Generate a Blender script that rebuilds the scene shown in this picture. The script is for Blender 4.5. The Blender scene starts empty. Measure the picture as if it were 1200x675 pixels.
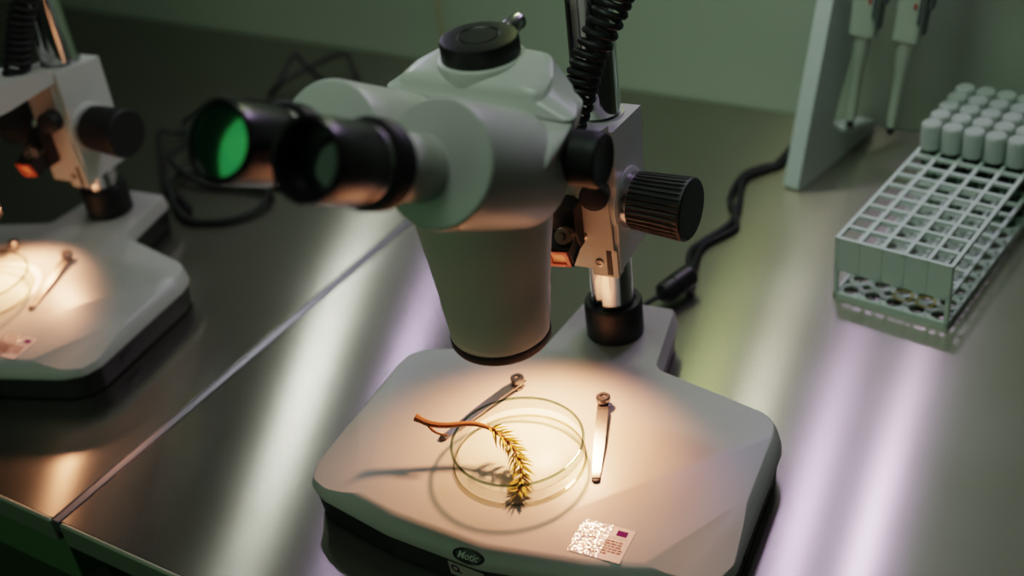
import bpy, bmesh, math, random
from mathutils import Vector, Matrix
random.seed(7)
PI = math.pi
K = 0.001                      # all lengths below are in millimetres
scene = bpy.context.scene
COL = scene.collection

# ------------------------------------------------------------------ materials
def mat(name, color, rough=0.5, metal=0.0, var=0.0, vscale=60.0, bump=0.0, bscale=900.0, coat=0.0,
        spec=0.5, emit=None, estr=0.0, var_color=None):
    m = bpy.data.materials.new(name); m.use_nodes = True
    nt = m.node_tree; b = nt.nodes['Principled BSDF']
    b.inputs['Base Color'].default_value = (*color, 1)
    b.inputs['Roughness'].default_value = rough
    b.inputs['Metallic'].default_value = metal
    b.inputs['Specular IOR Level'].default_value = spec
    b.inputs['Coat Weight'].default_value = coat
    if emit:
        b.inputs['Emission Color'].default_value = (*emit, 1); b.inputs['Emission Strength'].default_value = estr
    tc = nt.nodes.new('ShaderNodeTexCoord')
    nz = nt.nodes.new('ShaderNodeTexNoise'); nz.inputs['Scale'].default_value = vscale; nz.inputs['Detail'].default_value = 4
    nt.links.new(tc.outputs['Object'], nz.inputs['Vector'])
    mx = nt.nodes.new('ShaderNodeMixRGB'); mx.blend_type = 'MIX'
    c2 = var_color if var_color else tuple(c * (1 - max(var, .06)) for c in color)
    mx.inputs[1].default_value = (*color, 1); mx.inputs[2].default_value = (*c2, 1)
    nt.links.new(nz.outputs['Fac'], mx.inputs[0]); nt.links.new(mx.outputs[0], b.inputs['Base Color'])
    if bump:
        n2 = nt.nodes.new('ShaderNodeTexNoise'); n2.inputs['Scale'].default_value = bscale
        nt.links.new(tc.outputs['Object'], n2.inputs['Vector'])
        bp = nt.nodes.new('ShaderNodeBump'); bp.inputs['Strength'].default_value = bump; bp.inputs['Distance'].default_value = 0.0004
        nt.links.new(n2.outputs['Fac'], bp.inputs['Height']); nt.links.new(bp.outputs['Normal'], b.inputs['Normal'])
    return m

M = {}
M['white'] = mat('white_enamel', (.66, .67, .63), .33, bump=.06, bscale=700, var=.05)
M['stage'] = mat('stage_enamel', (.50, .49, .47), .36, bump=.12, bscale=900, var=.05)
M['cream'] = mat('cream_plate', (.66, .63, .56), .5, bump=.05)
M['black'] = mat('black_plastic', (.012, .013, .012), .42, bump=.05)
M['blackbase'] = mat('black_base', (.012, .014, .013), .45, bump=.08, bscale=700)
M['rubber'] = mat('black_rubber', (.010, .011, .010), .55)
M['eyeblack'] = mat('satin_black', (.012, .011, .012), .28)
M['chrome'] = mat('chrome', (.72, .73, .72), .13, 1.0)
M['dchrome'] = mat('darker_chrome', (.55, .54, .55), .25, 1.0)
M['groove'] = mat('dark_groove', (.03, .032, .03), .4, .5)
M['clip'] = mat('clip_steel', (.62, .58, .54), .25, 1.0)
M['screw'] = mat('screw_steel', (.28, .26, .25), .3, 1.0)
M['insert'] = mat('opal_stage_disc', (.95, .94, .90), .4)
M['rack'] = mat('rack_plastic', (.66, .73, .69), .42)
M['cap'] = mat('cap_plastic', (.44, .49, .45), .55)
M['stand'] = mat('stand_acrylic', (.56, .62, .58), .35)
M['pip'] = mat('pipette_plastic', (.48, .53, .46), .4)
M['pipgrey'] = mat('pipette_grey', (.10, .12, .13), .4)
M['blue'] = mat('blue_print', (.02, .04, .22), .4)
M['red'] = mat('red_print', (.45, .04, .05), .4)
M['paper'] = mat('sticker_paper', (.60, .52, .52), .4)
M['purple'] = mat('purple_print', (.13, .015, .13), .8, spec=.1)
M['brownink'] = mat('brown_print', (.26, .08, .05), .8, spec=.1)
M['greyink'] = mat('grey_print', (.40, .33, .36), .5)
M['badge'] = mat('badge_black', (.012, .016, .014), .3)
M['silver'] = mat('badge_silver', (.60, .62, .60), .4)
M['bark'] = mat('twig_bark', (.36, .15, .045), .6, var_color=(.20, .07, .02), vscale=300)
M['needle'] = mat('needle_green', (.62, .50, .12), .5, var_color=(.42, .36, .06), vscale=250)
M['needle'].node_tree.nodes['Principled BSDF'].inputs['Subsurface Weight'].default_value = 0.0
M['warm'] = mat('lamp_window', (.45, .12, .05), .25, emit=(1, .30, .08), estr=.25)
M['warmcase'] = mat('lamp_bezel', (.55, .10, .04), .4)
M['yellow'] = mat('yellow_mark', (.55, .45, .10), .5)
M['floor'] = mat('floor_vinyl', (.10, .15, .09), .35, vscale=12, var=.3)
M['frame'] = mat('steel_frame', (.25, .26, .25), .4, 1.0)
M['edge'] = mat('edge_steel', (.42, .46, .36), .4, .35)
M['shelf'] = mat('green_shelf', (.16, .30, .13), .5)
M['brass'] = mat('dull_brass', (.30, .24, .18), .4, .8)
M['joint'] = mat('joint_strip', (.40, .38, .42), .4, .8)

def wall_mat():
    m = bpy.data.materials.new('wall_paint'); m.use_nodes = True; nt = m.node_tree; b = nt.nodes['Principled BSDF']
    b.inputs['Roughness'].default_value = .45
    tc = nt.nodes.new('ShaderNodeTexCoord'); nz = nt.nodes.new('ShaderNodeTexNoise'); nz.inputs['Scale'].default_value = 2.5
    nt.links.new(tc.outputs['Object'], nz.inputs['Vector'])
    cr = nt.nodes.new('ShaderNodeValToRGB'); cr.color_ramp.elements[0].color = (.30, .35, .28, 1); cr.color_ramp.elements[1].color = (.38, .43, .35, 1)
    nt.links.new(nz.outputs['Fac'], cr.inputs[0]); nt.links.new(cr.outputs[0], b.inputs['Base Color'])
    return m
M['wall'] = wall_mat()

def steel_mat():
    m = bpy.data.materials.new('brushed_steel'); m.use_nodes = True; nt = m.node_tree; b = nt.nodes['Principled BSDF']
    L = nt.links.new
    tc = nt.nodes.new('ShaderNodeTexCoord')
    mp = nt.nodes.new('ShaderNodeMapping'); mp.inputs['Scale'].default_value = (3, 900, 3)
    L(tc.outputs['Object'], mp.inputs['Vector'])
    fine = nt.nodes.new('ShaderNodeTexNoise'); fine.inputs['Scale'].default_value = 1; fine.inputs['Detail'].default_value = 3
    L(mp.outputs[0], fine.inputs['Vector'])
    blot = nt.nodes.new('ShaderNodeTexNoise'); blot.inputs['Scale'].default_value = 9; blot.inputs['Detail'].default_value = 5
    L(tc.outputs['Object'], blot.inputs['Vector'])
    cr = nt.nodes.new('ShaderNodeValToRGB')
    cr.color_ramp.elements[0].position = .3; cr.color_ramp.elements[0].color = (.45, .42, .36, 1)
    cr.color_ramp.elements[1].position = .75; cr.color_ramp.elements[1].color = (.50, .47, .42, 1)
    L(blot.outputs['Fac'], cr.inputs[0]); L(cr.outputs[0], b.inputs['Base Color'])
    mr = nt.nodes.new('ShaderNodeMapRange'); mr.inputs['To Min'].default_value = .225; mr.inputs['To Max'].default_value = .25
    L(blot.outputs['Fac'], mr.inputs['Value']); L(mr.outputs[0], b.inputs['Roughness'])
    b.inputs['Metallic'].default_value = 1.0
    b.inputs['Anisotropic'].default_value = 1.0
    cx = nt.nodes.new('ShaderNodeCombineXYZ'); cx.inputs[1].default_value = 1.0
    L(cx.outputs[0], b.inputs['Tangent'])
    soft = nt.nodes.new('ShaderNodeBsdfGlossy'); soft.inputs['Roughness'].default_value = .55; L(cr.outputs[0], soft.inputs['Color'])
    mx = nt.nodes.new('ShaderNodeMixShader'); mx.inputs[0].default_value = .13
    L(b.outputs[0], mx.inputs[1]); L(soft.outputs[0], mx.inputs[2]); L(mx.outputs[0], nt.nodes['Material Output'].inputs[0])
    return m
M['steel'] = steel_mat()

def glass_mat(name, tint, edge):
    m = bpy.data.materials.new(name); m.use_nodes = True; nt = m.node_tree
    for n in list(nt.nodes): nt.nodes.remove(n)
    out = nt.nodes.new('ShaderNodeOutputMaterial')
    tr = nt.nodes.new('ShaderNodeBsdfTransparent'); gl = nt.nodes.new('ShaderNodeBsdfGlossy'); gl.inputs['Roughness'].default_value = .04
    lw = nt.nodes.new('ShaderNodeLayerWeight'); lw.inputs['Blend'].default_value = .35
    mixc = nt.nodes.new('ShaderNodeMixRGB'); mixc.inputs[1].default_value = (*tint, 1); mixc.inputs[2].default_value = (*edge, 1)
    nt.links.new(lw.outputs['Facing'], mixc.inputs[0]); nt.links.new(mixc.outputs[0], tr.inputs['Color'])
    pw = nt.nodes.new('ShaderNodeMath'); pw.operation = 'POWER'; pw.inputs[1].default_value = 4
    nt.links.new(lw.outputs['Facing'], pw.inputs[0])
    fr = nt.nodes.new('ShaderNodeMath'); fr.operation = 'MULTIPLY_ADD'; fr.inputs[1].default_value = .35; fr.inputs[2].default_value = .025
    nt.links.new(pw.outputs[0], fr.inputs[0])
    mx = nt.nodes.new('ShaderNodeMixShader')
    nt.links.new(fr.outputs[0], mx.inputs[0]); nt.links.new(tr.outputs[0], mx.inputs[1]); nt.links.new(gl.outputs[0], mx.inputs[2])
    nt.links.new(mx.outputs[0], out.inputs[0])
    return m
M['glass'] = glass_mat('petri_glass', (.985, .99, .98), (.93, .96, .92))
M['rim'] = glass_mat('petri_rim_glass', (.38, .52, .42), (.08, .18, .12))
M['foot'] = glass_mat('petri_foot_glass', (.80, .80, .72), (.42, .44, .36))
M['tube'] = glass_mat('tube_plastic', (.80, .86, .82), (.55, .64, .58))

def lens_mat():
    m = bpy.data.materials.new('coated_lens'); m.use_nodes = True; b = m.node_tree.nodes['Principled BSDF']
    b.inputs['Base Color'].default_value = (.10, .62, .22, 1); b.inputs['Metallic'].default_value = 1; b.inputs['Roughness'].default_value = .12
    nt = m.node_tree
    tc = nt.nodes.new('ShaderNodeTexCoord'); nz = nt.nodes.new('ShaderNodeTexNoise'); nz.inputs['Scale'].default_value = 90
    cr = nt.nodes.new('ShaderNodeValToRGB'); cr.color_ramp.elements[0].color = (.03, .30, .17, 1); cr.color_ramp.elements[1].color = (.13, .52, .20, 1)
    nt.links.new(tc.outputs['Object'], nz.inputs['Vector']); nt.links.new(nz.outputs['Fac'], cr.inputs[0]); nt.links.new(cr.outputs[0], b.inputs['Base Color'])
    return m
M['lens'] = lens_mat()

M['darklens'] = mat('shaded_lens', (.006, .014, .012), .10, coat=.4)  # dark copy of the eye lens, its shade and weaker reflection put into the colour
def film_mat():
    m = bpy.data.materials.new('crinkled_tape'); m.use_nodes = True; nt = m.node_tree
    for n in list(nt.nodes): nt.nodes.remove(n)
    out = nt.nodes.new('ShaderNodeOutputMaterial'); tr = nt.nodes.new('ShaderNodeBsdfTransparent')
    gl = nt.nodes.new('ShaderNodeBsdfGlossy'); gl.inputs['Roughness'].default_value = .16
    tc = nt.nodes.new('ShaderNodeTexCoord'); nz = nt.nodes.new('ShaderNodeTexNoise'); nz.inputs['Scale'].default_value = 420; nz.inputs['Detail'].default_value = 1
    nt.links.new(tc.outputs['Object'], nz.inputs['Vector'])
    bp = nt.nodes.new('ShaderNodeBump'); bp.inputs['Strength'].default_value = .9; bp.inputs['Distance'].default_value = .0012
    nt.links.new(nz.outputs['Fac'], bp.inputs['Height']); nt.links.new(bp.outputs[0], gl.inputs['Normal'])
    mx = nt.nodes.new('ShaderNodeMixShader'); mx.inputs[0].default_value = .36
    nt.links.new(tr.outputs[0], mx.inputs[1]); nt.links.new(gl.outputs[0], mx.inputs[2]); nt.links.new(mx.outputs[0], out.inputs[0])
    return m
M['film'] = film_mat()

# ------------------------------------------------------------------ mesh helpers
ORG = Vector((0, 0, 0))
def rotz(a, o=(0, 0, 0)):
    o = Vector(o); return Matrix.Translation(o) @ Matrix.Rotation(a, 4, 'Z') @ Matrix.Translation(-o)
def frame(o, z, x=None):
    z = Vector(z).normalized()
    if x is None: x = Vector((1, 0, 0)) if abs(z.x) < .8 else Vector((0, 1, 0))
    x = Vector(x); x = (x - z * x.dot(z)).normalized(); y = z.cross(x)
    m = Matrix((x, y, z)).transposed().to_4x4(); m.translation = Vector(o); return m

BEV = [False]                  # set by bevel(): the next linked mesh gets weighted normals
def link(name, bm, m, parent=None, smooth=True, angle=35, org=None):
    o0 = ORG if org is None else Vector(org)
    for v in bm.verts: v.co = (v.co - o0) * K
    bmesh.ops.recalc_face_normals(bm, faces=bm.faces)
    me = bpy.data.meshes.new(name); bm.to_mesh(me); bm.free()
    if smooth:
        me.polygons.foreach_set('use_smooth', [True] * len(me.polygons)); me.set_sharp_from_angle(angle=math.radians(angle))
    me.materials.append(m if not isinstance(m, str) else M[m])
    o = bpy.data.objects.new(name, me); COL.objects.link(o)
    if smooth and BEV[0]:
        wn = o.modifiers.new('weighted_normal', 'WEIGHTED_NORMAL'); wn.weight = 60; wn.keep_sharp = True
    BEV[0] = False
    if parent is not None: o.parent = parent
    else: o.location = o0 * K
    return o
def tag(o, label=None, cat=None, group=None, kind=None):
    if label: o['label'] = label
    if cat: o['category'] = cat
    if group: o['group'] = group
    if kind: o['kind'] = kind
    return o
def thing(name, label, cat, loc, group=None):
    o = bpy.data.objects.new(name, None); COL.objects.link(o); o.location = Vector(loc) * K; o.empty_display_size = .02
    return tag(o, label, cat, group)

def bevel(bm, w, seg=2, geom=None, ang=30):
    BEV[0] = True
    es = [e for e in (geom or bm.edges) if len(e.link_faces) == 2 and e.calc_face_angle(0) > math.radians(ang)]
    if es: bmesh.ops.bevel(bm, geom=es, offset=w, segments=seg, profile=.5, affect='EDGES', clamp_overlap=True)
def add_box(bm, c, s, mtx=None):
    r = bmesh.ops.create_cube(bm, size=1)['verts']
    for v in r:
        v.co = Vector((v.co.x * s[0], v.co.y * s[1], v.co.z * s[2])) + Vector(c)
        if mtx is not None: v.co = mtx @ v.co
    return r
def box(c, s, mtx=None, bv=0, seg=2):
    bm = bmesh.new(); add_box(bm, c, s, mtx)
    if bv: bevel(bm, bv, seg)
    return bm
def add_lathe(bm, prof, mtx, seg=48, closed=False):
    """prof: (radius, height); rings along local z of mtx"""
    rings = []
    for r, z in prof:
        if r < 1e-6: rings.append([bm.verts.new(mtx @ Vector((0, 0, z)))])
        else: rings.append([bm.verts.new(mtx @ Vector((r * math.cos(2 * PI * i / seg), r * math.sin(2 * PI * i / seg), z))) for i in range(seg)])
    pr = list(zip(rings, rings[1:])) + ([(rings[-1], rings[0])] if closed else [])
    for a, b in pr:
        for i in range(seg):
            j = (i + 1) % seg
            if len(a) == 1 and len(b) == 1: continue
            if len(a) == 1: bm.faces.new((a[0], b[j], b[i]))
            elif len(b) == 1: bm.faces.new((a[i], a[j], b[0]))
            else: bm.faces.new((a[i], a[j], b[j], b[i]))
def lathe(prof, mtx, seg=48, closed=False):
    bm = bmesh.new(); add_lathe(bm, prof, mtx, seg, closed); return bm
def cyl_prof(r, z0, z1, b=1.0):
    return [(0, z0), (r - b, z0), (r - b * .3, z0 + b * .3), (r, z0 + b), (r, z1 - b), (r - b * .3, z1 - b * .3), (r - b, z1), (0, z1)]
def smooth_path(pts, n=8):
    P = [Vector(p) for p in pts]; P = [P[0] * 2 - P[1]] + P + [P[-1] * 2 - P[-2]]; out = []
    for i in range(1, len(P) - 2):
        for k in range(n):
            t = k / n; a, b, c, d = P[i - 1], P[i], P[i + 1], P[i + 2]
            out.append(.5 * ((2 * b) + (c - a) * t + (2 * a - 5 * b + 4 * c - d) * t * t + (3 * b - a - 3 * c + d) * t ** 3))
    out.append(P[-2]); return out
def add_tube(bm, path, r, seg=10, cap=True):
    n = len(path); rings = []; up = None
    for i, p in enumerate(path):
        d = (path[min(i + 1, n - 1)] - path[max(i - 1, 0)]).normalized()
        if up is None: up = Vector((0, 0, 1)) if abs(d.z) < .9 else Vector((1, 0, 0))
        up = (up - d * up.dot(d)).normalized(); s = d.cross(up)
        rr = r(i / (n - 1)) if callable(r) else r
        rings.append([bm.verts.new(p + (up * math.cos(2 * PI * k / seg) + s * math.sin(2 * PI * k / seg)) * rr) for k in range(seg)])
    for a, b in zip(rings, rings[1:]):
        for i in range(seg): bm.faces.new((a[i], a[(i + 1) % seg], b[(i + 1) % seg], b[i]))
    if cap: bm.faces.new(rings[0]); bm.faces.new(rings[-1][::-1])
def tube(path, r, seg=10):
    bm = bmesh.new(); add_tube(bm, path, r, seg); return bm
def add_prism(bm, poly, mtx, h0, h1):
    """poly in local xy of mtx, extruded in local z"""
    a = [bm.verts.new(mtx @ Vector((p[0], p[1], h0))) for p in poly]; b = [bm.verts.new(mtx @ Vector((p[0], p[1], h1))) for p in poly]
    n = len(poly)
    for i in range(n): bm.faces.new((a[i], a[(i + 1) % n], b[(i + 1) % n], b[i]))
    bm.faces.new(a[::-1]); bm.faces.new(b)
def prism(poly, mtx, h0, h1, bv=0, seg=2):
    bm = bmesh.new(); add_prism(bm, poly, mtx, h0, h1)
    if bv: bevel(bm, bv, seg)
    return bm
def rounded(poly, seg=6):
    """poly of (x, y, radius) -> rounded outline"""
    out = []; n = len(poly)
    for i in range(n):
        p0, p1, p2 = [Vector(poly[(i + k - 1) % n][:2]) for k in range(3)]; r = poly[i][2]
        if r <= 0: out.append(p1); continue
        a = (p0 - p1).normalized(); b = (p2 - p1).normalized(); ang = a.angle(b)
        t = r / math.tan(ang / 2); t = min(t, (p0 - p1).length * .49, (p2 - p1).length * .49)
        q0 = p1 + a * t; q2 = p1 + b * t
        for k in range(seg + 1):
            s = k / seg; out.append(q0 * (1 - s) ** 2 + p1 * 2 * s * (1 - s) + q2 * s * s)
    return out
def inset(pts, d):
    n = len(pts); out = []
    for i in range(n):
        t = (pts[(i + 1) % n] - pts[i - 1]).normalized(); nrm = Vector((-t.y, t.x))
        dd = d(pts[i]) if callable(d) else d
        out.append(pts[i] + nrm * dd)
    return out
def loft(rings, capa=True, capb=True):
    bm = bmesh.new(); R = [[bm.verts.new(v) for v in r] for r in rings]; n = len(R[0])
    for a, b in zip(R, R[1:]):
        for i in range(n): bm.faces.new((a[i], a[(i + 1) % n], b[(i + 1) % n], b[i]))
    if capa: bm.faces.new(R[0][::-1])
    if capb: bm.faces.new(R[-1])
    return bm
def cut_plane(bm, co, no):
    g = list(bm.verts) + list(bm.edges) + list(bm.faces)
    r = bmesh.ops.bisect_plane(bm, geom=g, plane_co=co, plane_no=no, clear_outer=True)
    es = [e for e in r['geom_cut'] if isinstance(e, bmesh.types.BMEdge)]
    bmesh.ops.edgeloop_fill(bm, edges=es)
def text_bm(body, size, shear=0.0, bold=0.0, ext=.15):
    cu = bpy.data.curves.new('lettering', 'FONT'); cu.body = body; cu.size = size; cu.align_x = 'CENTER'; cu.align_y = 'CENTER'
    cu.shear = shear; cu.offset = bold; cu.extrude = ext; cu.resolution_u = 3
    o = bpy.data.objects.new('lettering', cu); COL.objects.link(o)
    dg = bpy.context.evaluated_depsgraph_get(); dg.update()
    me = bpy.data.meshes.new_from_object(o.evaluated_get(dg)); bm = bmesh.new(); bm.from_mesh(me)
    bpy.data.objects.remove(o); bpy.data.meshes.remove(me); bpy.data.curves.remove(cu)
    return bm
def xform(bm, m):
    for v in bm.verts: v.co = m @ v.co
    return bm

# ------------------------------------------------------------------ the setting
WY = 850
def struct(name, bm, m, **kw):
    return tag(link(name, bm, m, **kw), kind='structure')
struct('floor', box((100, 0, -860), (5000, 4000, 20)), 'floor')
struct('wall_back', box((100, WY + 10, 500), (5000, 20, 2720)), 'wall')
struct('trim_1', box((-196, WY - 1.5, 500), (5, 3, 2720)), mat('panel_joint', (.36, .33, .20), .5))

def bench(x0, x1, label, apron):
    root = thing('steel_bench', label, 'workbench', ((x0 + x1) / 2, 425, -850))
    org = Vector(((x0 + x1) / 2, 425, -850))
    bm = box(((x0 + x1) / 2, WY / 2, -12), (x1 - x0, WY - 4, 24)); bevel(bm, .8, 2)
    link('worktop', bm, 'steel', root, org=org)
    link('front_edge', box(((x0 + x1) / 2, 1, -12.2), (x1 - x0 - .4, 5, 23.8), bv=2.2, seg=3), 'edge', root, org=org)
    bm = box(((x0 + x1) / 2, WY / 2, -65), (x1 - x0 - 60, WY - 40, 82), bv=2)
    link('apron', bm, apron, root, org=org)
    for x in (x0 + 60, x1 - 60):
        for y in (70, WY - 70):
            link('leg', box((x, y, -477), (40, 40, 742), bv=2), 'frame', root, org=org)
    link('lower_shelf', box(((x0 + x1) / 2, WY / 2, -700), (x1 - x0 - 130, WY - 190, 12), bv=2), 'shelf', root, org=org)
    return root
bench(3, 1500, 'brushed steel workbench under the microscope holding the glass dish and twig', 'frame')
bl = bench(-1500, -7, 'brushed steel workbench beyond the seam, under the microscope cut off by the picture edge', 'shelf')
bm = box((-2.7, WY / 2, -6.4), (7.6, WY - 1, 12), bv=.8)
tag(link('joint_strip', bm, 'joint'), 'narrow grey metal strip filling the seam between the two steel benches', 'metal strip')

# ------------------------------------------------------------------ microscope
PX, PY = 318, 350              # pillar foot
AX, AY = 318, 190              # optical axis
YAW = .12
root = thing('stereo_microscope', 'white stereo microscope with black eyepieces, a dish with a conifer twig on its stage', 'microscope', (PX, PY, 0), 'microscopes on the benches')
ORG = Vector((PX, PY, 0))
CB = (337, 190, 0)
BM = Matrix.Translation(Vector(CB)) @ Matrix.Rotation(YAW, 4, 'Z')
FOCUS = []                     # parts that travel up and down the pillar

outline = rounded([(0, -108, 60), (78, -99, 60), (144, -82, 40), (160, -71, 14), (166, -56, 20), (165, 66, 30), (160, 84, 26), (146, 96, 26), (52, 124, 8),
                   (43, 196, 0), (40, 206, 12), (-40, 206, 12), (-43, 196, 0), (-52, 124, 8), (-146, 96, 26), (-160, 84, 26), (-165, 66, 30), (-166, -56, 20), (-160, -71, 14), (-144, -82, 40), (-78, -99, 60)], 5)
def front_in(p):
    f = max(0., min(1., (-p.y - 48) / 32))
    b = max(0., min(1., (p.y - 60) / 30))
    return 9.5 - 5.5 * b + 4 * f * f * (3 - 2 * f)
def ring(ins, z, d=0):
    return [BM @ Vector((q.x, q.y, z)) for q in inset(outline, ins)]
cap_rings = [ring(3, 25), ring(.5, 25), ring(0, 26.5), ring(.6, 29)]
for t, z in ((.2, 33), (.5, 37), (.8, 39.4), (1, 40)):
    cap_rings.append(ring(lambda p, t=t: .6 + (front_in(p) - .6) * t, z))
bm = loft(cap_rings)
for s in (1, -1):
    a = Vector((s * 100, -92, 40.01)); b = Vector((s * 160, 6, 40.01)); c = Vector((s * 158, -76, 31.8))
    no = (b - a).cross(c - a); no = no if no.z > 0 else -no
    cut_plane(bm, BM @ a, BM.to_3x3() @ no)
stage = link('base_top', bm, 'stage', root, angle=22)
bm = loft([ring(6, 1), ring(4, 2), ring(2.2, 24), ring(2.2, 25.4)])
base_body = link('base_body', bm, 'blackbase', root, angle=40)
for (u, v) in ((-130, -70), (130, -70), (-130, 70), (130, 70), (0, 175)):
    link('rubber_foot', lathe(cyl_prof(9, 0, 6, 1), Matrix.Translation(BM @ Vector((u, v, 0))), 20), 'rubber', root)
link('power_switch', box((162, -22, 14), (4, 15, 9), BM, bv=1.2), 'black', root)
# stage disc
link('stage_disc', lathe([(0, 39.6), (47, 39.6), (47.6, 40.1), (47, 40.5), (0, 40.5)], Matrix.Translation((AX + 4, AY - 1, 0)), 64), 'insert', root)
# clips
def clip(a, b):
    a = Vector((*a, 0)); b = Vector((*b, 0)); d = (b - a); L = d.length; F = frame(a, (0, 0, 1), d)
    sc = link('clip_screw', lathe([(0, 40), (4.6, 40), (4.6, 42.4), (3.2, 42.8), (3.2, 46), (5.2, 46.2), (5.6, 47), (5.6, 50), (4.8, 50.8), (2.6, 50.8), (2.2, 49.6), (0, 49.6)], Matrix.Translation(a), 20), 'screw', root)
    bm = bmesh.new(); prof = [(-6, 44.4, 4.2), (6, 44.6, 4.4), (12, 45.2, 4.4), (L * .55, 43.6, 4.2), (L * .86, 41.2, 3.2), (L * .93, 40.7, 3.0), (L, 41.8, 2.8)]
    rows = []
    for x, z, w in prof:
        rows.append([bm.verts.new(F @ Vector((x, y, zz))) for y, zz in ((-w, z), (w, z), (w, z + .8), (-w, z + .8))])
    for p, q in zip(rows, rows[1:]):
        for i in range(4): bm.faces.new((p[i], p[(i + 1) % 4], q[(i + 1) % 4], q[i]))
    bm.faces.new(rows[0]); bm.faces.new(rows[-1][::-1])
    link('stage_clip', bm, 'clip', root, angle=20)
    bm = lathe(cyl_prof(3.2, 40.1, 42, .5), Matrix.Translation(b), 16); link('clip_tip', bm, 'rubber', root)
clip((356, 257), (389, 182)); clip((282, 251), (261, 174))
# badge on the sloping front lip: laid onto the surface of the base
from mathutils.bvhtree import BVHTree
def surface(o):
    me = o.data; return BVHTree.FromPolygons([v.co / K + ORG for v in me.vertices], [tuple(q.vertices) for q in me.polygons])
def lay(bm, F, tree):
    n = (F.to_3x3() @ Vector((0, 0, 1))).normalized()
    for v in bm.verts:
        h = v.co.z; q = F @ Vector((v.co.x, v.co.y, 12)); hit = tree.ray_cast(q, -n)
        v.co = (hit[0] if hit[0] else F @ Vector((v.co.x, v.co.y, 0))) + n * h
    return bm
def on_surface(tree, u, z):
    hit = tree.ray_cast(BM @ Vector((u, -200, z)), BM.to_3x3() @ Vector((0, 1, 0)))
    n = hit[1] if hit[1].dot(BM.to_3x3() @ Vector((0, -1, 0))) > 0 else -hit[1]
    return frame(hit[0], n, BM.to_3x3() @ Vector((1, 0, 0)))
ST = surface(stage); SB = surface(base_body)
BF = on_surface(ST, -9.3, 32.6)
bm = bmesh.new(); add_lathe(bm, [(0, .9), (.35, .9), (.7, .9), (.94, .9), (1, .6), (1, -.4)], Matrix.Identity(4), 40)
for v in bm.verts: v.co = Vector((v.co.x * 12.5, v.co.y * 5.4, v.co.z))
badge = link('maker_badge', lay(bm, BF, ST), 'badge', root)
bm = text_bm('Motic', 7.2, .18, .12, .2)
for v in bm.verts: v.co.z += 1.0; v.co.y -= .1
link('badge_lettering', lay(bm, BF, ST), 'silver', badge)
# sticker on the stage
LF = Matrix.Translation((421, 131, 40.05)) @ Matrix.Rotation(.10, 4, 'Z')
bm = box((0, 0, .15), (37, 31, .25), LF); st = link('warning_sticker', bm, 'paper', root); st['label'] = 'pale sticker with a purple mark and small brown print'
link('sticker_mark', box((10.5, 10.2, .32), (7.5, 5.2, .1), LF), 'purple', st)
bm = bmesh.new(); add_box(bm, (9.5, 5.9, .32), (12, .5, .08), LF); add_box(bm, (8.5, 4.7, .32), (10, .5, .08), LF)
link('sticker_print', bm, 'greyink', st)
bm = bmesh.new()
for k in range(6):
    x = -15
    while x < 14.5 - (k == 5) * 10:
        w = random.uniform(1.4, 4.2); add_box(bm, (x + w / 2, 1.8 - 2.35 * k, .32), (w, 1.25, .08), LF); x += w + .7
link('sticker_print', bm, 'brownink', st)
bm = bmesh.new(); bmesh.ops.create_grid(bm, x_segments=26, y_segments=24, size=1)
for v in bm.verts:
    v.co = LF @ Vector((v.co.x * 11 - 8.5, v.co.y * 15.5, .75 + .22 * math.sin(v.co.x * 9 + 3 * v.co.y) * math.cos(v.co.y * 11)))
link('clear_tape', bm, 'film', st)
# sticker on the front
FF = on_surface(SB, -19, 14)
fs = link('front_sticker', box((6, 0, .2), (30, 14, .3), FF), 'paper', root)
bm = lathe([(2.2, .4), (3.6, .4), (3.6, .55), (2.2, .55)], FF @ Matrix.Translation((-3.5, 1.2, 0)), 24, True); add_box(bm, (-.2, -1.8, .45), (3.2, 1.2, .15), FF)
link('sticker_mark', bm, 'purple', fs)

# pillar, collar
PF = Matrix.Translation((PX, PY, 0)) @ Matrix.Rotation(YAW, 4, 'Z')
link('pillar_collar', lathe([(0, 40), (23, 40), (24, 41), (24, 70), (22.8, 72), (19, 72), (18, 70), (0, 70)], PF, 56), 'black', root)
bm = bmesh.new(); prof = []
pl = []
for i in range(56):
    a = 2 * PI * i / 56; pl.append((17.5 * math.cos(a), 17.5 * math.sin(a)))
q = []
for x, y in pl:
    if y < -14.5 and -9.5 < x < -3.5: q.append((x, -12.5))
    else: q.append((x, y))
add_prism(bm, q, PF, 60, 440)
link('pillar', bm, 'chrome', root, angle=30)
link('pillar_top', lathe(cyl_prof(19, 438, 452, 2), PF, 40), 'black', root)

# focus block: profile in (v, z), extruded along u
def vz(m): return m @ Matrix(((0, 0, 1, 0), (1, 0, 0, 0), (0, 1, 0, 0), (0, 0, 0, 1)))
VZ = vz(PF)
bm = prism([(-36, 125), (-33, 244), (27, 237), (25, 125)], VZ, -24, 24, 5, 4)
blk = link('focus_block', bm, 'white', root); FOCUS.append(blk)
bm = lathe([(17.7, 236), (19.6, 236), (19.6, 243), (17.7, 243)], PF, 40, True); FOCUS.append(link('pillar_bush', bm, 'dchrome', root))
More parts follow.
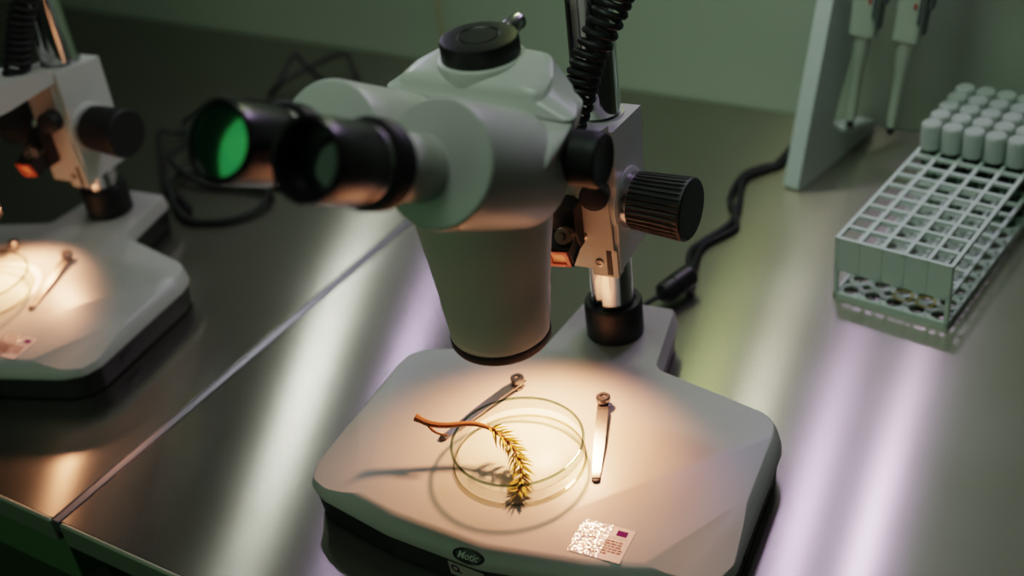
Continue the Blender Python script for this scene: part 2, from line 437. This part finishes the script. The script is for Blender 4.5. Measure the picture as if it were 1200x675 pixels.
# dovetail slide on the front of the block
bm = prism([(-8, 240), (18, 240), (19, 181), (20.3, 146), (22.6, 146), (23, 121), (2, 121), (1.5, 148), (-7, 152)], frame(PF @ Vector((0, -36.5, 0)), PF.to_3x3() @ Vector((0, -1, 0)), PF.to_3x3() @ Vector((1, 0, 0))), -9, 2, .8, 2)
sl = link('slide_plate', bm, 'cream', root); FOCUS.append(sl)
link('slide_groove', box((16.2, -38.3, 134), (4.2, 1.4, 22), PF), 'groove', sl)
FF2 = frame(PF @ Vector((8, -38.6, 133)), PF.to_3x3() @ Vector((0, -1, 0)))
link('hex_screw', lathe([(0, .0), (3.6, 0), (3.6, .9), (2.6, 1.2), (1.9, 1.2), (1.7, .1), (0, .1)], FF2, 6 * 4), 'screw', sl)
FF2 = frame(PF @ Vector((-3.5, -38.6, 156)), PF.to_3x3() @ Vector((0, -1, 0)))
link('hex_screw', lathe([(0, .0), (3.2, 0), (3.2, .9), (2.4, 1.2), (1.5, 1.2), (1.4, .1), (0, .1)], FF2, 24), 'screw', sl)
# clamp knob on the slide
KF = frame(PF @ Vector((10, -36, 198)), PF.to_3x3() @ Vector((.22, -1, .12)))
FOCUS.append(link('clamp_knob', lathe([(0, 0), (6, 0), (6, 4), (9.8, 5), (10.8, 7), (10.8, 18), (9.8, 20), (6.5, 21), (0, 21)], KF, 40), 'rubber', root))
# focus knobs
for s in (1, -1):
    F = frame(PF @ Vector((s * 24, -13, 178)), PF.to_3x3() @ Vector((s, -.10, 0)))
    FOCUS.append(link('knob_flange', lathe([(0, -3), (25, -3), (25, 1.5), (23.5, 2.5), (0, 2.5)], F, 48), 'white', root))
    FOCUS.append(link('knob_ring', lathe([(0, 2), (21.5, 2), (22, 3), (22, 9), (0, 9)], F, 48), 'dchrome', root))
    bm = bmesh.new(); n = 34; rings = []
    for z, r, g in ((8, 20, 0), (8.5, 22.3, 0), (11, 22.6, 1.2), (28, 23.4, 1.3), (47, 24.4, 1.3), (50, 24.5, .4), (52, 24.0, 0), (53.2, 22.6, 0)):
        rg = []
        for i in range(n * 4):
            a = 2 * PI * i / (n * 4); rr = r - (g if i % 4 in (0, 1) else 0)
            rg.append(bm.verts.new(F @ Vector((rr * math.cos(a), rr * math.sin(a), z))))
        rings.append(rg)
    for a, b in zip(rings, rings[1:]):
        for i in range(len(a)): j = (i + 1) % len(a); bm.faces.new((a[i], a[j], b[j], b[i]))
    bm.faces.new(rings[0][::-1]); bm.faces.new(rings[-1])
    FOCUS.append(link('focus_knob', bm, 'rubber', root, angle=25))
# lamp bracket and lamp
def pf(u, v, z): return PF @ Vector((u, v, z))
bm = prism([(-3, 150), (-3, 188), (-16, 189), (-29, 173), (-29, 157), (-22, 148), (-10, 148)], frame(pf(0, -40, 0), PF.to_3x3() @ Vector((0, -1, 0)), PF.to_3x3() @ Vector((1, 0, 0))), -4, 14, 1, 2)
br = link('lamp_bracket', bm, 'black', root); FOCUS.append(br)
F = frame((319, 294, 168), (.15, -.95, .42))
link('thumb_screw', lathe([(0, 0), (3, 0), (3, 9), (6.4, 9.4), (6.8, 11), (6.8, 18), (6, 19), (3, 19.2), (2.6, 22), (0, 22.5)], F, 24), 'brass', br)
LD = (Vector((330, 196, 40)) - Vector((313, 281, 152))).normalized()
LP = Vector((319, 278, 162))
F = frame(LP, (.18, -.92, -.30), (1, 0, 0))
bm = bmesh.new(); add_box(bm, (0, 0, -3), (17, 17, 18), F); bevel(bm, 1.5, 2)
lamp_body = link('lamp_housing', bm, 'black', root); FOCUS.append(lamp_body)
bm = bmesh.new()
for c, s in (((0, 7, 7.0), (17, 3, 3)), ((0, -7, 7.0), (17, 3, 3)), ((7, 0, 7.0), (3, 17, 3)), ((-7, 0, 7.0), (3, 17, 3))): add_box(bm, c, s, F)
link('lamp_bezel', bm, 'warmcase', lamp_body)
link('lamp_window', box((0, 0, 6.3), (13, 13, .8), F), 'warm', lamp_body)
# carrier arm from the slide to the head
bm = prism([(205, 258), (262, 258), (318, 250), (318, 236), (262, 232), (205, 234)], Matrix(((0, 0, 1, 318), (1, 0, 0, 0), (0, 1, 0, 0), (0, 0, 0, 1))), -24, 26, 5, 3)
FOCUS.append(link('carrier_arm', bm, 'white', root))
# coiled cable
axis = smooth_path([(316, 291, 236), (320, 294, 246), (330, 302, 276), (337, 312, 305), (350, 326, 338), (357, 334, 362), (357, 340, 395), (350, 345, 425), (338, 348, 446)], 40)
N = len(axis); turns = 40; hp = []
for i in range(N * 3):
    t = i / (N * 3 - 1) * (N - 1); k = min(int(t), N - 2); p = axis[k].lerp(axis[k + 1], t - k)
    d = (axis[min(k + 3, N - 1)] - axis[max(k - 3, 0)]).normalized(); s = d.cross(Vector((0, 1, 0))).normalized(); w = d.cross(s)
    e = i / (N * 3 - 1); rr = 10.5 * min(1, e * 60 + .3) * min(1, (1 - e) * 14 + .25); a = 2 * PI * turns * e
    hp.append(p + s * math.cos(a) * rr + w * math.sin(a) * rr)
hp = [Vector((316, 288, 238))] + hp
FOCUS.append(link('coiled_cable', tube(hp, 2.4, 8), 'rubber', root))

# ---- head: lens barrel
AF = Matrix.Translation((AX, AY, 0))
FOCUS.append(link('objective_ring', lathe([(30, 150), (30, 146), (31.5, 143), (34.5, 143), (35.6, 145), (35.6, 150), (34, 152), (30, 152)], AF, 64, True), 'rubber', root))
FOCUS.append(link('objective_lens', lathe([(0, 147), (15, 147.6), (30.4, 149), (30.4, 151), (0, 151)], AF, 48), 'eyeblack', root))
bm = lathe([(0, 150), (34.5, 150), (35.2, 151), (35.6, 156), (38.4, 182), (38.2, 184), (41.6, 212), (45, 236), (46.5, 252), (46.5, 285), (30, 292), (0, 292)], AF, 64)
FOCUS.append(link('lens_barrel', bm, 'white', root))
# upper body
def rr_ring(x0, x1, y0, y1, z, r, zf=0., zy=0.):
    p = rounded([(x0, y0, r), (x1, y0, r), (x1, y1, r), (x0, y1, r)], 6)
    return [Vector((q.x, q.y, z + zf * (q.x - AX) + zy * (q.y - AY))) for q in p]
HP = [(255, 184), (395, 189), (385, 210), (366, 237), (278, 237), (259, 208)]
HT = [(264, 188), (371, 191), (369, 212), (357, 234), (282, 236), (267, 210)]
def hx(P, k, z, r, zx=0., zy=0., o=(322, 206)):
    return [Vector((q.x, q.y, z + zx * (q.x - o[0]) + zy * (q.y - o[1]))) for q in rounded([(o[0] + (x - o[0]) * k, o[1] + (y - o[1]) * k, r) for x, y in P], 6)]
def hp6(x0, x1, yf, yb): return [(x0, yf), (x1, yf + 3), (x1 - 6, yf + (yb - yf) * .5), (x1 - 22, yb), (x0 + 22, yb), (x0 + 5, yf + (yb - yf) * .5)]
bm = loft([hx(hp6(280, 358, 160, 226), 1, 248, 26), hx(hp6(273, 366, 148, 234), 1, 268, 26), hx(hp6(264, 381, 130, 238), 1, 290, 30), hx(hp6(257, 396, 129, 238), 1, 306, 28), hx(hp6(255, 397, 150, 238), 1, 317, 22, -.03), hx(HP, .985, 323, 12, -.04)])
body = link('head_body', bm, 'white', root, angle=40); FOCUS.append(body)
link('body_screw', lathe(cyl_prof(2.2, 0, 1.2, .3), frame((352, 155, 262), (.4, -.9, -.1)), 14), 'groove', body)
bm = loft([hx(HP, .985, 322.4, 12, -.04), hx(HP, 1.0, 323.4, 12, -.04), hx(HP, 1.0, 325.4, 12, -.04), hx(HT, 1.02, 334, 13, -.01, .22), hx(HT, .985, 336.6, 13, 0, .22), hx(HT, .92, 338.6, 13, 0, .21), hx(HT, .8, 340, 12, 0, .19), hx(HT, .6, 340.6, 10, 0, .17)])
FOCUS.append(link('head_cover', bm, 'white', root, angle=28))
CF = Matrix.Translation((AX - 5, AY + 28, -5))
FOCUS.append(link('port_flange', lathe([(0, 336), (28.4, 336), (28.6, 345), (28, 347.5), (26, 348.4), (0, 348.4)], CF, 56), 'white', root))
cap = link('port_cap', lathe([(0, 346), (25, 346), (25.4, 348), (25.4, 358), (24.6, 360.4), (22, 361.2), (14, 361.4), (13, 360.6), (12.4, 360.6), (12, 361.2), (0, 361.2)], CF, 64), 'black', root); FOCUS.append(cap)
F = frame((AX - 3, AY + 52, 348), (.10, 1, .12))
bm = lathe([(0, 0), (3, 0), (3, 4), (5.6, 4.5), (5.9, 5.5), (5.9, 18), (5.2, 19), (0, 19.4)], F, 20); FOCUS.append(link('port_screw', bm, 'dchrome', root))
# zoom knobs
for s in (1, -1):
    F = frame((AX + s * 60 - 4, AY, 298), (s, .06, 0))
    bm = bmesh.new(); n = 30; rings = []
    for z, r, g in ((-8, 14, 0), (-4, 14, 0), (-3.6, 16.6, 0), (6, 17.2, .5), (30, 17.4, .5), (34, 17.2, .3), (36, 16.4, 0), (36.6, 15, 0), (36, 14, 0)):
        rg = []
        for i in range(n * 2):
            a = 2 * PI * i / (n * 2); rr = r - (g if i % 2 else 0); rg.append(bm.verts.new(F @ Vector((rr * math.cos(a), rr * math.sin(a), z))))
        rings.append(rg)
    for a, b in zip(rings, rings[1:]):
        for i in range(len(a)): j = (i + 1) % len(a); bm.faces.new((a[i], a[j], b[j], b[i]))
    bm.faces.new(rings[0][::-1]); bm.faces.new(rings[-1])
    FOCUS.append(link('zoom_knob', bm, 'rubber', root))
# prism housings, tubes, eyepieces
ED = Vector((0, -math.cos(math.radians(30)), math.sin(math.radians(30))))
for s in (1, -1):
    hc = Vector((AX + s * 38.5, 100, 334)); F = frame(hc, ED, (1, 0, 0))
    bm = lathe([(0, -92), (36, -92), (37, -60), (37.5, -4), (37, -1.6), (36, -.5), (34.6, 0), (0, 0)], F, 72)
    FOCUS.append(link('prism_housing', bm, 'white', root, angle=25))
    ec = Vector((AX + s * 29, 12, 380)); F = frame(ec, ED, (1, 0, 0))
    bm = lathe([(0, -119), (19.6, -119), (19.6, -114), (19.2, -64), (0, -64)], F, 48); FOCUS.append(link('eyepiece_tube', bm, 'white', root))
    bm = lathe([(0, -62), (22.5, -62), (25, -60.5), (25.2, -50), (24.2, -48.2), (21, -47.6), (0, -47.6)], F, 56); FOCUS.append(link('dioptre_ring', bm, 'rubber', root))
    bm = lathe([(0, -49), (21.8, -49), (21.8, -42), (0, -42)], F, 56); FOCUS.append(link('eyepiece_band', bm, 'dchrome', root))
    dp = 15 if s > 0 else 2.2; lr = 15.5 if s > 0 else 18.2
    bm = lathe([(0, -43), (21.4, -43), (22.2, -41), (22.4, -8), (22.6, -3), (22.2, -.8), (21, 0), (19.8, -.5), (19.2, -2), (lr, -dp - .8), (0, -dp - .8)], F, 64)
    ey = link('eyepiece', bm, 'eyeblack', root, angle=30); FOCUS.append(ey)
    bm = lathe([(0, -dp + 1.2), (6, -dp + 1.05), (12, -dp + .6), (lr - .1, -dp - .2), (lr - .1, -dp - .7), (0, -dp - .7)], F, 48); link('eye_lens', bm, 'lens' if s < 0 else 'darklens', ey)

# the second microscope: a copy, head lowered on its pillar
def copy_tree(o, parent=None):
    c = o.copy(); COL.objects.link(c)
    if parent is not None: c.parent = parent
    for ch in list(o.children): copy_tree(ch, c)
    return c
SHIFT = Vector((-599, -13, 0))
low = -30
root2 = copy_tree(root)
root2.location = (Vector((PX, PY, 0)) + SHIFT) * K
root2['label'] = 'second white stereo microscope on the far bench, cut off by the picture edge'
foc = {o.name.split('.')[0] for o in FOCUS}
for ch in list(root2.children):
    if ch.name.split('.')[0] in foc: ch.location.z += low * K

# ------------------------------------------------------------------ dishes
ORG = Vector((AX + 9, AY - 11.5, 40.5))
dish = thing('petri_dish', 'round glass dish holding the brown and yellow-green twig on the microscope stage', 'glass dish', ORG, 'glass dishes on the microscope stages')
DF = Matrix.Translation(ORG)
bm = lathe([(0, 0), (47.6, 0), (48.9, .5), (49.2, 1.6), (49.3, 17.8), (47.9, 17.8), (47.6, 3.4), (46.6, 2.2), (44, 1.8), (0, 1.8)], DF, 96)
link('dish_bowl', bm, 'glass', dish)
bm = lathe([(47.8, 17.8), (49.4, 17.8), (49.6, 18.6), (49.0, 19.3), (48.2, 19.3), (47.6, 18.6)], DF, 96, True)
link('dish_rim', bm, 'rim', dish)
bm = lathe([(48.4, 0), (49.5, 0), (49.8, .7), (49.4, 1.5), (48.4, 1.5)], DF, 96, True)
link('dish_foot', bm, 'foot', dish)
d2 = copy_tree(dish); d2.location = (ORG + SHIFT + Vector((-6, 0, 0))) * K
d2['label'] = 'round glass dish on the stage of the second microscope at the picture edge'

# ------------------------------------------------------------------ twig
ORG = Vector((300, 178, 54))
tw = thing('conifer_twig', 'bare brown twig with yellow-green needles lying over the rim of the glass dish', 'twig', ORG)
TW = [(246.8, 163.6, 66, 6), (257, 166, 61.5, 6), (268.4, 171, 59.6, 6), (284, 180, 59.5, 6), (296, 182.5, 59, 5.5), (307, 181.5, 57.5, 5), (318, 178.5, 54.5, 4), (328, 173, 51.5, 3), (336, 166, 49, 2), (342, 157, 46.5, 1), (345.5, 149, 45.2, 0), (346.5, 143, 44.8, 0)]
tp = smooth_path([(x + .92 * d, y - 1.08 * d, z + d) for x, y, z, d in TW], 8)
link('stem', tube(tp, lambda t: 2.6 - 1.5 * min(1, t * 1.6) if t > .03 else 3.0, 8), 'bark', tw)
link('side_shoot', tube(smooth_path([(260.5, 159, 68), (267.5, 156.5, 65), (273.5, 156.5, 63.5), (279.5, 158, 63)], 5), lambda t: 1.3 - .6 * t, 6), 'bark', tw)
bm = bmesh.new(); n = len(tp); random.seed(11)
for i in range(int(n * .40), n):
    d = (tp[min(i + 1, n - 1)] - tp[i - 1]).normalized()
    for k in range(2):
        a = k * 2.4 + i * 1.1 + random.uniform(-.3, .3)
        s = d.cross(Vector((0, 0, 1))).normalized(); w = s.cross(d)
        out = s * math.cos(a) + w * math.sin(a) * .75
        if tp[i].z < 50 and out.z < 0: out.z *= .25
        L = random.uniform(7.5, 11) * (1 if i < n * .93 else .8)
        e = (out * .86 + d * .5).normalized()
        base = tp[i] + out * .7; p1 = base + e * L * .5 + d * .2; p2 = base + e * L + d * 1.6
        for q in (p1, p2): q.z = max(q.z, 43.6)
        add_tube(bm, [base, p1, p2], lambda t: (.5, .85, .15)[int(round(t * 2))], 5)
link('needles', bm, 'needle', tw)

# ------------------------------------------------------------------ tube rack
RO = Vector((448.3, 516.2, 0)); RA = -.108
RW, RH, PIT, ROWS, COLS = 104., 64., 21.0, 13, 5
RF = Matrix.Translation(RO) @ Matrix.Rotation(RA, 4, 'Z'); RL = ROWS * PIT + 4
ORG = RO
rack = thing('test_tube_rack', 'pale plastic test tube rack with open square cells and capped tubes at its far end', 'tube rack', RO)
def grid(z0, z1, w):
    bm = bmesh.new(); cw = (RW - w) / COLS; cl = (RL - w) / ROWS
    for i in range(COLS + 1): add_box(bm, (w / 2 + cw * i, RL / 2, (z0 + z1) / 2), (w, RL, z1 - z0), RF)
    for j in range(ROWS + 1): add_box(bm, (RW / 2, w / 2 + cl * j, (z0 + z1) / 2 - .05), (RW - .2, w, z1 - z0 - .2), RF)
    return bm
link('top_grid', grid(60.5, 64, 3.4), 'rack', rack, smooth=False)
link('middle_grid', grid(31, 34, 3.6), 'rack', rack, smooth=False)
# perforated bottom plate
bm = bmesh.new(); cw = (RW - 3.4) / COLS; cl = (RL - 3.4) / ROWS
for i in range(COLS):
    for j in range(ROWS):
        cx = 1.7 + cw * (i + .5); cy = 1.7 + cl * (j + .5); hx, hy, c = cw / 2, cl / 2, 5.2
        outer = []
        corners = [(hx, -hy + c), (hx, hy - c), (hx - c, hy), (-hx + c, hy), (-hx, hy - c), (-hx, -hy + c), (-hx + c, -hy), (hx - c, -hy)]
        oc = [corners[0], (hx, 0), corners[1], corners[2], (0, hy), corners[3], corners[4], (-hx, 0), corners[5], corners[6], (0, -hy), corners[7]]
        inn = [(6.9 * math.cos(math.atan2(y, x)), 6.9 * math.sin(math.atan2(y, x))) for x, y in oc]
        T = [[bm.verts.new(RF @ Vector((cx + x, cy + y, z))) for x, y in pts] for pts in (oc, inn) for z in (4.4, 1.8)]
        ot, ob, it, ib = T
        for k in range(12):
            l = (k + 1) % 12
            bm.faces.new((ot[k], ot[l], it[l], it[k])); bm.faces.new((ob[k], ob[l], ib[l], ib[k])); bm.faces.new((it[k], it[l], ib[l], ib[k])); bm.faces.new((ot[k], ot[l], ob[l], ob[k]))
for c, s in (((1.2, RL / 2, 3.2), (2.4, RL, 6.4)), ((RW - 1.2, RL / 2, 3.2), (2.4, RL, 6.4)), ((RW / 2, 1.2, 3.2), (RW, 2.4, 6.3)), ((RW / 2, RL - 1.2, 3.2), (RW, 2.4, 6.3))): add_box(bm, c, s, RF)
link('bottom_plate', bm, 'rack', rack, smooth=False)
for y in (1.3, RL - 1.3):
    bm = bmesh.new()
    add_box(bm, (RW / 2, y, 46.5), (RW - .3, 2.4, 33), RF)
    sg = -1 if y < 10 else 1
    for i in range(COLS + 1): add_box(bm, (1.7 + cw * i, y + sg * .9, 46.5), (1.5, 1.4, 32.6), RF)
    link('end_panel', bm, 'rack', rack, smooth=False)
for x in (2, RW - 2):
    for y in (2, RL - 2):
        link('corner_post', box((x, y, 32), (4, 4, 63.6), RF, bv=.6, seg=1), 'rack', rack)
bm = bmesh.new()
for i in (3, 4):
    bmx = Matrix.Translation(RF @ Vector((1.7 + cw * (i - .35), 1.7 + cl * 1.1, 0)))
    add_lathe(bm, [(7.0, 4.45), (8.8, 4.45), (8.8, 4.8), (7.0, 4.8)], bmx, 20, True)
link('yellow_mark', bm, 'yellow', rack)
# capped tubes
def make_tube(o):
    F = Matrix.Translation(o)
    t = thing('test_tube', '', 'test tube', o, 'capped tubes at the far end of the rack')
    bm = lathe([(0, 0), (3, .6), (5.6, 2.6), (7.2, 6), (7.7, 10), (7.7, 78), (6.9, 78), (6.9, 10), (5, 3.6), (0, 1.4)], F, 20)
    link('tube_body', bm, 'tube', t, org=o)
    bm = lathe([(0, 92), (7.8, 92), (9.2, 90.8), (9.7, 89), (9.7, 66.5), (8.8, 66), (0, 66)], F, 28)
    link('tube_cap', bm, 'cap', t, org=o)
    return t
num = ['first', 'second', 'third', 'fourth', 'fifth', 'sixth']
row = ['nearest', 'second', 'third', 'fourth', 'farthest']
first = None
for j in range(5):
    for i in range(COLS):
        o = RF @ Vector((1.7 + cw * (i + .5), 1.7 + cl * (8 + j + .5), 2.2))
        if first is None: first = make_tube(o); t = first
        else: t = copy_tree(first); t.location = o * K
        t['label'] = 'white-capped test tube, %s from the left in the %s row of tubes from the viewer' % (num[i], row[j])

# ------------------------------------------------------------------ pipette stand and pipettes
SO = Vector((337, 684, 0)); SA = -.19
SF = Matrix.Translation(SO) @ Matrix.Rotation(SA, 4, 'Z')
ORG = SO
sd = thing('pipette_stand', 'white acrylic stand with leaning leg by the wall, holding two hanging pipettes', 'pipette stand', SO)
SVZ = vz(SF)
leg = rounded([(0, 0, 5), (160, 0, 5), (160, 13, 6), (66, 44, 12), (128, 159, 20), (150, 210, 20), (152, 300, 10), (97, 300, 10)], 4)
link('end_panel', prism([(p.x, p.y) for p in leg], SVZ, 0, 17, 2, 3), 'stand', sd)
link('end_panel', prism([(p.x, p.y) for p in leg], SVZ, 283, 300, 2, 3), 'stand', sd)
link('toe_ledge', box((20.5, 98, 33), (8, 60, 9), SF @ Matrix.Translation((0, 108, 30)) @ Matrix.Rotation(-.32, 4, 'X') @ Matrix.Translation((0, -98, -33)), bv=3.5, seg=3), 'stand', sd)
link('cross_rail', box((150, 124, 284), (268, 24, 14), SF, bv=3), 'stand', sd)
for u in (48, 92):
    link('hook', box((u, 109, 280), (14, 8, 10), SF, bv=2), 'stand', sd)

def pipette(base, top, label):
    base = Vector(base); top = Vector(top); F = frame(base, top - base, (1, 0, 0))
    t = thing('pipette', label, 'pipette', base, 'pipettes hanging on the stand')
    kw = dict(org=base)
    link('black_tip', lathe([(0, 0), (3.0, 0), (3.6, 3), (3.6, 9), (0, 9)], F, 20), 'rubber', t, **kw)
    link('shaft', lathe([(0, 8), (4.2, 8), (5.2, 20), (6.2, 70), (7.6, 73), (8.4, 98), (9, 100), (9, 104), (0, 104)], F, 24), 'pip', t, **kw)
    bm = bmesh.new(); rings = []
    for z, w, d in ((100, 10, 9), (102, 13, 11), (150, 13.5, 12), (200, 14, 13), (235, 13.5, 14), (242, 10, 10)):
        rings.append([F @ Vector((p.x, p.y, z)) for p in rounded([(-w, -d, 7), (w, -d, 7), (w, d, 7), (-w, d, 7)], 4)])
    bm.free(); link('pipette_body', loft(rings), 'pip', t, **kw)
    ej = link('ejector_arm', box((16.5, 0, 185), (7, 11, 100), F, bv=2), 'pipgrey', t, **kw)
    link('lower_sleeve', box((14, 0, 122), (5, 9, 26), F, bv=2), 'pipgrey', t, **kw)
    link('blue_label', box((9.5, -12.4, 166), (6, 2.2, 26), F), 'blue', t, **kw)
    link('printed_scale', box((10.2, -11.9, 136), (3, 2.0, 28), F), 'pipgrey', t, **kw)
    link('red_mark', box((5.2, -12.1, 139), (2.4, 2.0, 5), F), 'red', t, **kw)
    link('plunger', lathe(cyl_prof(5, 241, 262, 1), F, 20), 'pipgrey', t, **kw)
    return t
pipette((383.5, 750, 47), (402, 765, 290), 'white hanging pipette nearer the leaning leg of the stand')
pipette((425, 750, 46), (447, 765, 290), 'white hanging pipette nearer the rack of capped tubes')

# ------------------------------------------------------------------ cables
ORG = Vector((0, 0, 0))
def cable(paths, name, label, r, org):
    t = thing(name, label, 'cable', org)
    return t
ORG = Vector((-300, 560, 0))
cb = thing('power_cable', 'tangled black cable lying in loose loops on the bench behind the eyepieces', 'cable', ORG)
loops = [
    [(-294, 612, 5), (-344, 659, 12), (-333, 670, 30), (-329, 707, 55), (-311, 704, 45), (-301, 713, 25), (-302, 735, 5)],
    [(-359, 680, 6), (-361, 710, 12), (-343, 743, 20), (-326, 795, 20), (-300, 779, 12), (-272, 754, 5), (-226, 708, 5)],
    [(-297, 660, 5), (-313, 635, 20), (-334, 601, 38), (-367, 579, 32), (-401, 565, 16), (-389, 556, 8), (-409, 545, 10), (-410, 528, 16), (-366, 485, 10), (-318, 441, 5), (-280, 428, 5), (-250, 413, 5)],
    [(-369, 587, 5), (-352, 523, 16), (-338, 478, 22), (-308, 466, 12), (-272, 463, 5), (-232, 472, 5), (-184, 479, 5)],
    [(-218, 504, 5), (-183, 471, 8), (-174, 439, 5), (-193, 410, 4), (-233, 395, 4), (-266, 408, 8), (-296, 432, 14), (-318, 470, 6), (-290, 520, 5)]]
for l in loops:
    link('cable_loop', tube(smooth_path([(x, y, max(z, 3.6)) for x, y, z in l], 8), 3.4, 8), 'rubber', cb)
ORG = Vector((310, 560, 0))
cd = thing('power_cable', 'black cord with inline connector running from the microscope base past the pipette stand', 'cord', ORG)
link('thin_lead', tube(smooth_path([(312, 392, 16), (306, 412, 12), (304, 424, 11), (307, 433, 12), (314, 444, 14)], 8), 2.2, 8), 'rubber', cd)
F = frame((313, 442, 13), Vector((325, 476, 17)) - Vector((313, 442, 13)))
link('connector', lathe([(0, 0), (4, 0), (7, 3), (10, 5), (10.6, 7), (10.6, 16), (9.6, 17), (9.6, 19), (10.6, 20), (10.4, 40), (8, 42), (0, 42)], F, 28), 'black', cd)
link('heavy_lead', tube(smooth_path([(322, 474, 15), (319, 491, 12), (303, 530, 6), (304, 553, 4.2), (315, 588, 4.2), (315, 614, 5), (307, 642, 6), (295, 685, 5), (310, 712, 4.2), (318, 727, 4.2), (322, 789, 4.2), (330, 835, 4.2)], 8), 3.0, 8), 'rubber', cd)
link('heavy_lead', tube(smooth_path([(321, 476, 15), (322, 490, 14), (311, 528, 5), (309, 552, 4.2), (324, 590, 4.2), (311, 618, 8), (297, 640, 5), (291, 688, 5), (304, 716, 4.2), (314, 728, 4.2), (316, 790, 4.2), (322, 835, 4.2)], 8), 2.8, 8), 'rubber', cd)

# ------------------------------------------------------------------ lights
def area(name, loc, target, size, power, color, shape='DISK', sy=None):
    l = bpy.data.lights.new(name, 'AREA'); l.shape = shape; l.size = size * K
    if sy: l.size_y = sy * K
    l.energy = power; l.color = color
    o = bpy.data.objects.new(name, l); COL.objects.link(o); o.location = Vector(loc) * K
    d = Vector(target) - Vector(loc); o.rotation_euler = d.to_track_quat('-Z', 'Y').to_euler(); return o
def spot(name, loc, target, power, color, ang, blend, rad):
    l = bpy.data.lights.new(name, 'SPOT'); l.energy = power; l.color = color; l.spot_size = math.radians(ang); l.spot_blend = blend; l.shadow_soft_size = rad * K
    o = bpy.data.objects.new(name, l); COL.objects.link(o); o.location = Vector(loc) * K
    d = Vector(target) - Vector(loc); o.rotation_euler = d.to_track_quat('-Z', 'Y').to_euler(); return o
lampp = LP + Vector((0, -16, -12))
spot('stage_lamp', lampp, (331, 188, 40), 5.2, (1, .42, .23), 112, 1.0, 9)
spot('stage_lamp', lampp + SHIFT + Vector((0, 0, low)), Vector((331, 188, 40)) + SHIFT, 3.8, (1, .42, .23), 112, 1.0, 9)
for x, col, pw, sz in ((407, (.82, .62, 1), .40, 24), (315, (.78, .56, 1), .28, 32), (360, (.70, .48, 1), .26, 210), (203, (1, 1, .86), .30, 55), (121, (.88, 1, .45), .2, 80), (-392, (.74, .60, 1), .3, 40), (-571, (.92, 1, .94), .52, 60)):  # the widest purple one is added to spread a glow between the streaks
    area('wall_and_fill_lamp', (x, 790, 650), (x * .5 + 150, 250, 0), sz, pw, col)
area('window_light', (-150, -1300, 800), (300, 150, 250), 1300, 2.1, (.60, 1, .62))
area('room_light', (300, 100, 2000), (300, 300, 0), 1200, 3.0, (.97, 1, .93), 'RECTANGLE', 700)
area('wall_fill', (250, 100, 1300), (250, 850, 60), 400, 0.9, (.75, 1, .80)).data.spread = math.radians(75)  # added fill without a fixture, brightens the back wall

w = bpy.data.worlds.new('World'); scene.world = w; w.use_nodes = True
w.node_tree.nodes['Background'].inputs[0].default_value = (.45, .62, .48, 1)
w.node_tree.nodes['Background'].inputs[1].default_value = .022

# ------------------------------------------------------------------ camera
CAM = (1435.169235, 0.585348, -0.134771, -0.621117, 735.235615, -372.704214, 646.327218)
f, pitch, roll, yaw = CAM[:4]
fw = Vector((math.sin(yaw) * math.cos(pitch), math.cos(yaw) * math.cos(pitch), -math.sin(pitch)))
r = fw.cross(Vector((0, 0, 1))).normalized(); u = r.cross(fw)
r2 = r * math.cos(roll) + u * math.sin(roll); u2 = u * math.cos(roll) - r * math.sin(roll)
cam = bpy.data.cameras.new('camera'); co = bpy.data.objects.new('camera', cam); COL.objects.link(co)
m4 = Matrix((r2, u2, -fw)).transposed().to_4x4(); m4.translation = Vector(CAM[4:7]) * K
co.matrix_world = m4
cam.sensor_width = 36; cam.lens = 36 * f / 1200; cam.clip_start = .01; cam.clip_end = 50
cam.dof.use_dof = True; cam.dof.focus_distance = .885; cam.dof.aperture_fstop = 3.2
scene.camera = co
scene.view_settings.view_transform = 'Filmic'; scene.view_settings.look = 'Medium High Contrast'
scene.view_settings.exposure = -0.12
